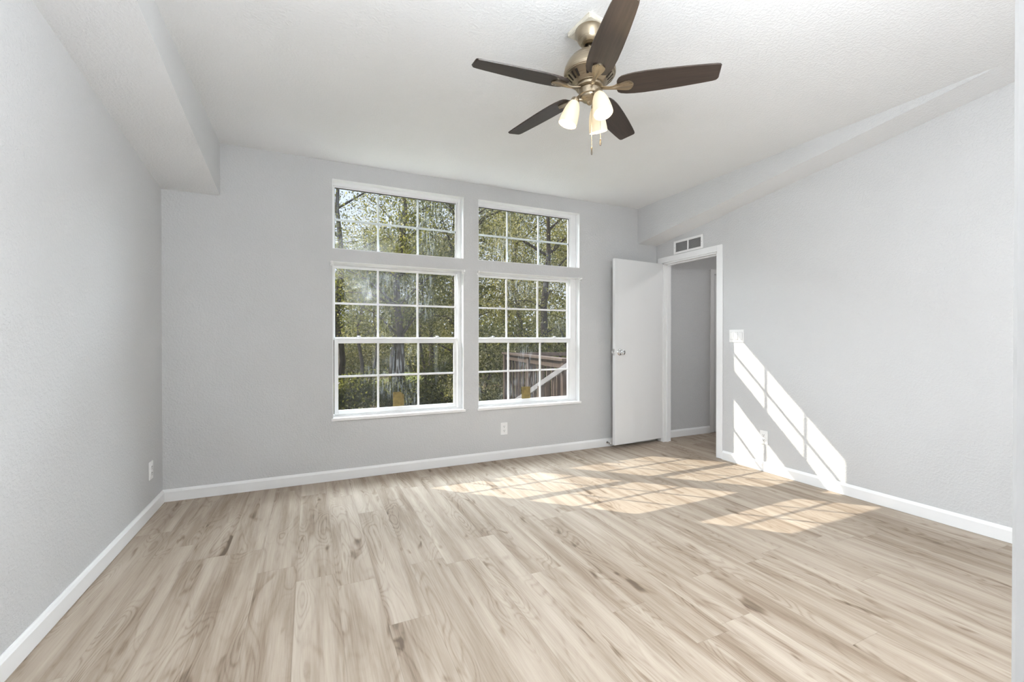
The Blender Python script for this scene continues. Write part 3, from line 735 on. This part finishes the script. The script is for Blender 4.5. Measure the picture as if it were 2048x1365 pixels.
def leaf_mat(name, cols, dark=1.0):
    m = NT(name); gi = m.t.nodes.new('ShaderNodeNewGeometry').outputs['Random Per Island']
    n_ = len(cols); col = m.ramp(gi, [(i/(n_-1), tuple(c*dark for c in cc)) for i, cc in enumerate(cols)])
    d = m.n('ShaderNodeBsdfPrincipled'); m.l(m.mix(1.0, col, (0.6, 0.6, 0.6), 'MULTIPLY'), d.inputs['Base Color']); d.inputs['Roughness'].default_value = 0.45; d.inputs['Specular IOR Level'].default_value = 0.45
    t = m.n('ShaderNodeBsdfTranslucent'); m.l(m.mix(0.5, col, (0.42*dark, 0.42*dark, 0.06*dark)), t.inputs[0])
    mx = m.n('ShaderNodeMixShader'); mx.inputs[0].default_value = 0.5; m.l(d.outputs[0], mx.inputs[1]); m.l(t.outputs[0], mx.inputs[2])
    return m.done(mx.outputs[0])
LEAF_G = leaf_mat('green_leaves', [(0.014, 0.026, 0.020), (0.045, 0.062, 0.026), (0.17, 0.175, 0.060), (0.62, 0.56, 0.26)])  # sunlit highlights and shaded darks are put into the leaf colours
LEAF_Y = leaf_mat('yellow_green_leaves', [(0.030, 0.042, 0.024), (0.17, 0.165, 0.06), (0.58, 0.50, 0.22), (0.92, 0.82, 0.55)])  # pale end of the ramp stands for sun on the leaves
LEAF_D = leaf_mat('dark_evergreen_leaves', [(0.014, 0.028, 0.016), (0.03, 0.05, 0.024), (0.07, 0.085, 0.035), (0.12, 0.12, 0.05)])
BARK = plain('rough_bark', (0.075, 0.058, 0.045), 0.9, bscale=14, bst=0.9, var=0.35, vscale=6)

def leaves_obj(name, centres, size, mat, parent, seed):
    r = np.random.default_rng(seed); N = len(centres)
    c = np.asarray(centres, dtype=np.float64)
    d = r.normal(size=(N, 3)); d[:, 2] -= 0.35; d /= np.linalg.norm(d, axis=1)[:, None]
    s = r.normal(size=(N, 3)); s -= (s*d).sum(1)[:, None]*d; s /= np.linalg.norm(s, axis=1)[:, None]
    L = (size*r.uniform(0.6, 1.3, N))[:, None]
    nrm = np.cross(d, s)
    v = np.stack([c - d*L*0.5, c + s*L*0.30 + nrm*L*0.08, c + d*L*0.5, c - s*L*0.30 + nrm*L*0.08], axis=1).reshape(-1, 3)
    me = bpy.data.meshes.new(name); me.vertices.add(4*N); me.vertices.foreach_set('co', v.astype(np.float32).ravel())
    me.loops.add(4*N); me.loops.foreach_set('vertex_index', np.arange(4*N, dtype=np.int32))
    me.polygons.add(N); me.polygons.foreach_set('loop_start', np.arange(0, 4*N, 4, dtype=np.int32)); me.polygons.foreach_set('loop_total', np.full(N, 4, dtype=np.int32))
    me.update(); me.validate(); me.materials.append(mat)
    o = bpy.data.objects.new(name, me); C.objects.link(o); o.parent = parent
    return o

def tree(name, x, y, h, crown_r, z0, nl, mat, leaf, label, group, seed, lean=0.0, trunk_r=0.13, cat='tree', flat=1.0):
    r = np.random.default_rng(seed); root = empty(name, (x, y, GZ-0.15)); tag(root, label, cat, group)
    bm = B()
    n = 9; pts = [Vector((lean*(i/n)*h + 0.10*math.sin(i*1.3+seed), 0.08*math.cos(i*1.1+seed*2), h*0.92*i/n)) for i in range(n+1)]
    tube(bm, pts, [trunk_r*(1-0.85*i/n)+0.012 for i in range(n+1)], 8)
    cl = []
    zc0, zc1 = z0, h
    nb = int(16*max(1, h/6))
    for b in range(nb):
        t = r.uniform(0, 1); zb = zc0 + (zc1-zc0)*t
        i = min(n-1, int(zb/(h*0.92)*n)) if h > 0 else 0
        p0 = pts[max(0, min(n, i))]
        a = r.uniform(0, 2*math.pi); rad = crown_r*r.uniform(0.45, 1.0)*math.sqrt(max(0.08, 1-abs(2*t-0.9)**2.2*0.75))
        p2 = Vector((p0.x+rad*math.cos(a), p0.y+rad*math.sin(a)*flat, zb + rad*r.uniform(-0.05, 0.45)))
        p1 = (p0+p2)/2 + Vector((0, 0, rad*0.12))
        tube(bm, [p0, p1, p2], [trunk_r*0.28, trunk_r*0.17, 0.008], 5)
        for q in range(4):
            f = r.uniform(0.35, 1.05); cl.append(np.array(p0.lerp(p2, f)) + r.normal(size=3)*crown_r*0.10)
    obj('trunk', bm, BARK, root, True)
    cl = np.array(cl); idx = r.integers(0, len(cl), nl)
    cs = cl[idx] + r.normal(size=(nl, 3))*np.array([1, 1, 0.75])*crown_r*0.17
    cs = cs[cs[:, 2] > 0.15]
    leaves_obj('foliage', cs, leaf, mat, root, seed+100)
    return root

G1 = 'trees in the woods outside'
# (x, y, height, crown radius, crown start, leaves, material, leaf size, trunk radius, label)
TR = [
 (2.0, 11.5, 7.6, 2.0, 2.9, 7600, LEAF_G, 0.10, 0.12, 'tall green tree behind the middle of the left windows'),
 (4.1, 12.5, 8.4, 2.2, 2.2, 6200, LEAF_Y, 0.10, 0.20, 'thick trunked tree at the right of the tall left window'),
 (6.6, 12.0, 8.0, 2.4, 0.9, 9000, LEAF_Y, 0.10, 0.15, 'yellow leaved tree behind the middle of the right windows'),
 (8.8, 12.4, 7.6, 2.3, 0.7, 9000, LEAF_Y, 0.10, 0.15, 'golden leaved tree at the right edge of the right windows'),
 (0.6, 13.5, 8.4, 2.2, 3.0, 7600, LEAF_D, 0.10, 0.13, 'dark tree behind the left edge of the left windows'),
 (5.2, 16.0, 8.6, 2.6, 1.5, 6500, LEAF_G, 0.11, 0.18, 'broad tree between the two window pairs, further back'),
 (3.0, 17.5, 8.0, 2.4, 3.2, 7200, LEAF_Y, 0.11, 0.15, 'slender tree in the second row behind the left windows'),
 (8.2, 17.0, 8.8, 3.0, 1.2, 9000, LEAF_Y, 0.13, 0.16, 'pale yellow tree in the second row behind the right windows'),
 (11.5, 17.5, 9.0, 3.0, 1.0, 8000, LEAF_G, 0.13, 0.16, 'green tree far behind the right edge of the right windows'),
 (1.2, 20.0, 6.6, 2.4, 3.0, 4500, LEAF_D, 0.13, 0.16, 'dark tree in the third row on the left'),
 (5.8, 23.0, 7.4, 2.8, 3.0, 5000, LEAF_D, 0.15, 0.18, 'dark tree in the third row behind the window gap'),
 (10.5, 23.5, 10.4, 3.6, 1.5, 8000, LEAF_G, 0.16, 0.18, 'wide green tree in the third row on the right'),
 (15.0, 23.0, 10.0, 3.8, 1.2, 7000, LEAF_Y, 0.16, 0.18, 'pale tree in the third row at the far right'),
]
for i, t in enumerate(TR):
    x, y, h, cr, z0, nl, mat, lf, trr, lb = t
    tree('woodland_tree', x, y, h, cr, z0, int(nl*2.1), mat, lf*0.66, lb, G1, 11+i*7, lean=(-0.02 if i % 2 else 0.03), trunk_r=trr)
# bare leaning young trunks seen under the crowns
TK = [(1.15, 12.6, 5.2, 0.05), (1.75, 14.8, 5.5, 0.07), (2.5, 13.8, 5.5, -0.08), (2.9, 15.5, 6.0, 0.04), (3.5, 14.6, 5.6, -0.03), (4.8, 14.2, 5.4, 0.05)]
for i, (x, y, h, ln) in enumerate(TK):
    tree('sapling', x, y, h, 0.9, 2.4, 1300, LEAF_G, 0.10, 'thin leaning young tree in the dark woods, %s' % ['leftmost of the six', 'second of six from the left', 'third of six from the left', 'fourth of six from the left', 'fifth of six from the left', 'rightmost of the six'][i],
         'young trunks under the crowns', 300+i*5, lean=ln, trunk_r=0.05)
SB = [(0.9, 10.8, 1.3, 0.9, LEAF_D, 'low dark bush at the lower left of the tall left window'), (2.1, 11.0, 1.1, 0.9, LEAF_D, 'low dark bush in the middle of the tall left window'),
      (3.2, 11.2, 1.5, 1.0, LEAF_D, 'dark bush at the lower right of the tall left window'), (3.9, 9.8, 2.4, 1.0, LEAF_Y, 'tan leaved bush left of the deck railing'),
      (5.0, 11.0, 2.6, 1.2, LEAF_G, 'tall green bush behind the deck railing post'), (6.5, 10.6, 2.8, 1.3, LEAF_G, 'green bush behind the middle of the deck railing'),
      (8.0, 11.0, 2.9, 1.3, LEAF_Y, 'yellowish bush behind the right end of the deck railing'),
      (3.2, 26.0, 2.6, 2.2, LEAF_Y, 'sunlit bush at the far edge of the clearing'), (0.5, 27.0, 2.6, 2.2, LEAF_Y, 'pale bush at the far left edge of the clearing'), (6.5, 27.0, 3.4, 2.6, LEAF_Y, 'sunlit bush far behind between the windows')]
for i, (x, y, h, cr, mat, lb) in enumerate(SB):
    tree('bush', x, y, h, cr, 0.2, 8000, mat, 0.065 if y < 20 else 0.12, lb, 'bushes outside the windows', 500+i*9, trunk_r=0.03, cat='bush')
# far wood line: one leafy mass closing the horizon
fr = np.random.default_rng(77); nl = 22000
cs = np.stack([fr.uniform(-12, 34, nl), 34+fr.normal(size=nl)*2.0, GZ + np.abs(fr.normal(size=nl))*2.6], axis=1)
tl = leaves_obj('distant_woods', cs, 0.42, LEAF_G, None, 9); tag(tl, 'dense distant leaves closing the woods behind all the trees', 'foliage', kind='stuff')

# deck railing outside the right window
def wood():
    m = NT('weathered_deck_wood'); co = m.co(); mp = m.n('ShaderNodeMapping'); mp.inputs['Scale'].default_value = (30, 30, 3); m.l(co, mp.inputs[0])
    nz = m.n('ShaderNodeTexNoise', Scale=1.5, Detail=5.0); m.l(mp.outputs[0], nz.inputs['Vector'])
    return m.done(m.bsdf(m.ramp(nz.outputs[0], [(0.3, (0.045, 0.030, 0.024)), (0.7, (0.105, 0.076, 0.062))]), 0.8, 0, 0.2))
DECK = wood()
PALE = plain('pale_weathered_board', (0.20, 0.18, 0.18), 0.8, var=0.15, vscale=12)
P0 = Vector((3.30, 7.40, -0.10)); P1 = Vector((2.92, 4.72, -0.10)); dv = (P1-P0); Ln = dv.length; rz = math.atan2(dv.y, dv.x)
rail = empty('deck_railing', P0, rz); tag(rail, 'weathered brown wooden deck railing outside the right window', 'railing')
for nm, x in (('post', 0.0), ('post', Ln*0.5), ('post', Ln)):
    bm = B(); box(bm, x-0.045, x+0.045, -0.045, 0.045, -0.95, 0.955, 0.004); obj(nm, bm, DECK, rail)
bm = B(); box(bm, -0.06, Ln+0.06, -0.070, 0.070, 0.955, 0.990, 0.004); obj('top_rail', bm, DECK, rail)
bm = B(); box(bm, 0.045, Ln-0.045, -0.02, 0.02, 0.86, 0.95); obj('upper_stringer', bm, DECK, rail)
bm = B(); box(bm, 0.045, Ln-0.045, -0.02, 0.02, 0.02, 0.11); obj('lower_stringer', bm, DECK, rail)
for i in range(14):
    x = 0.14 + i*(Ln-0.28)/13
    bm = B(); box(bm, x-0.018, x+0.018, 0.02, 0.055, 0.0, 0.94); obj('baluster', bm, DECK, rail)
Q0 = Vector((3.05, 7.05, -0.10)); Q1 = Vector((4.9, 6.6, -0.10)); dq = Q1-Q0
r2_ = empty('deck_back_railing', Q0, math.atan2(dq.y, dq.x)); tag(r2_, 'dark far railing of the deck behind the brown railing', 'railing')
for x in (0.3, dq.length):
    bm = B(); box(bm, x-0.045, x+0.045, -0.045, 0.045, -0.95, 0.93); obj('post', bm, DECK, r2_)
bm = B(); box(bm, 0.25, dq.length, -0.06, 0.06, 0.935, 0.995, 0.003); obj('top_rail', bm, DECK, r2_)
bm = B(); box(bm, 0.3, dq.length, -0.02, 0.02, 0.03, 0.12); obj('lower_stringer', bm, DECK, r2_)
for i in range(7):
    x = 0.46 + i*0.21
    bm = B(); box(bm, x-0.018, x+0.018, 0.02, 0.055, 0.03, 0.93); obj('baluster', bm, DECK, r2_)
# stair handrail running down past the window
st = empty('stair_handrail', (2.38, 4.95, GZ)); tag(st, 'pale sloping handrail of the outside steps below the railing', 'handrail')
a = Vector((2.30, 5.03, 0.30-GZ)) - Vector((2.38, 4.95, 0)); b = Vector((2.72, 4.22, 0.88-GZ)) - Vector((2.38, 4.95, 0))
def beam(bm, a, b, w, h):
    d = (b-a); L = d.length; q = d.to_track_quat('X', 'Z').to_matrix().to_4x4()
    box(bm, 0, L, -w/2, w/2, -h/2, h/2, 0.003, mat=Matrix.Translation(a) @ q)
bm = B(); beam(bm, a, b, 0.04, 0.055); obj('handrail_board', bm, PALE, st)
bm = B(); beam(bm, a+Vector((0.03, 0.03, -0.80)), b+Vector((0.03, 0.03, -0.80)), 0.04, 0.24); obj('stringer', bm, DECK, st)
for f in (0.02, 0.5, 0.97):
    p = a.lerp(b, f); bm = B(); box(bm, p.x-0.03, p.x+0.03, p.y-0.03, p.y+0.03, 0.0, p.z-0.02); obj('post', bm, DECK, st)
for i in range(7):
    p = a.lerp(b, 0.08+i*0.13); bm = B(); box(bm, p.x-0.013, p.x+0.013, p.y+0.0, p.y+0.026, p.z-0.80, p.z-0.02); obj('baluster', bm, DECK, st)
bm = B(); box(bm, 2.95, 5.2, 4.2, 7.35, -0.14, -0.10); tag(obj('deck_floor', bm, DECK), 'brown wooden deck floor behind the railing', 'deck')
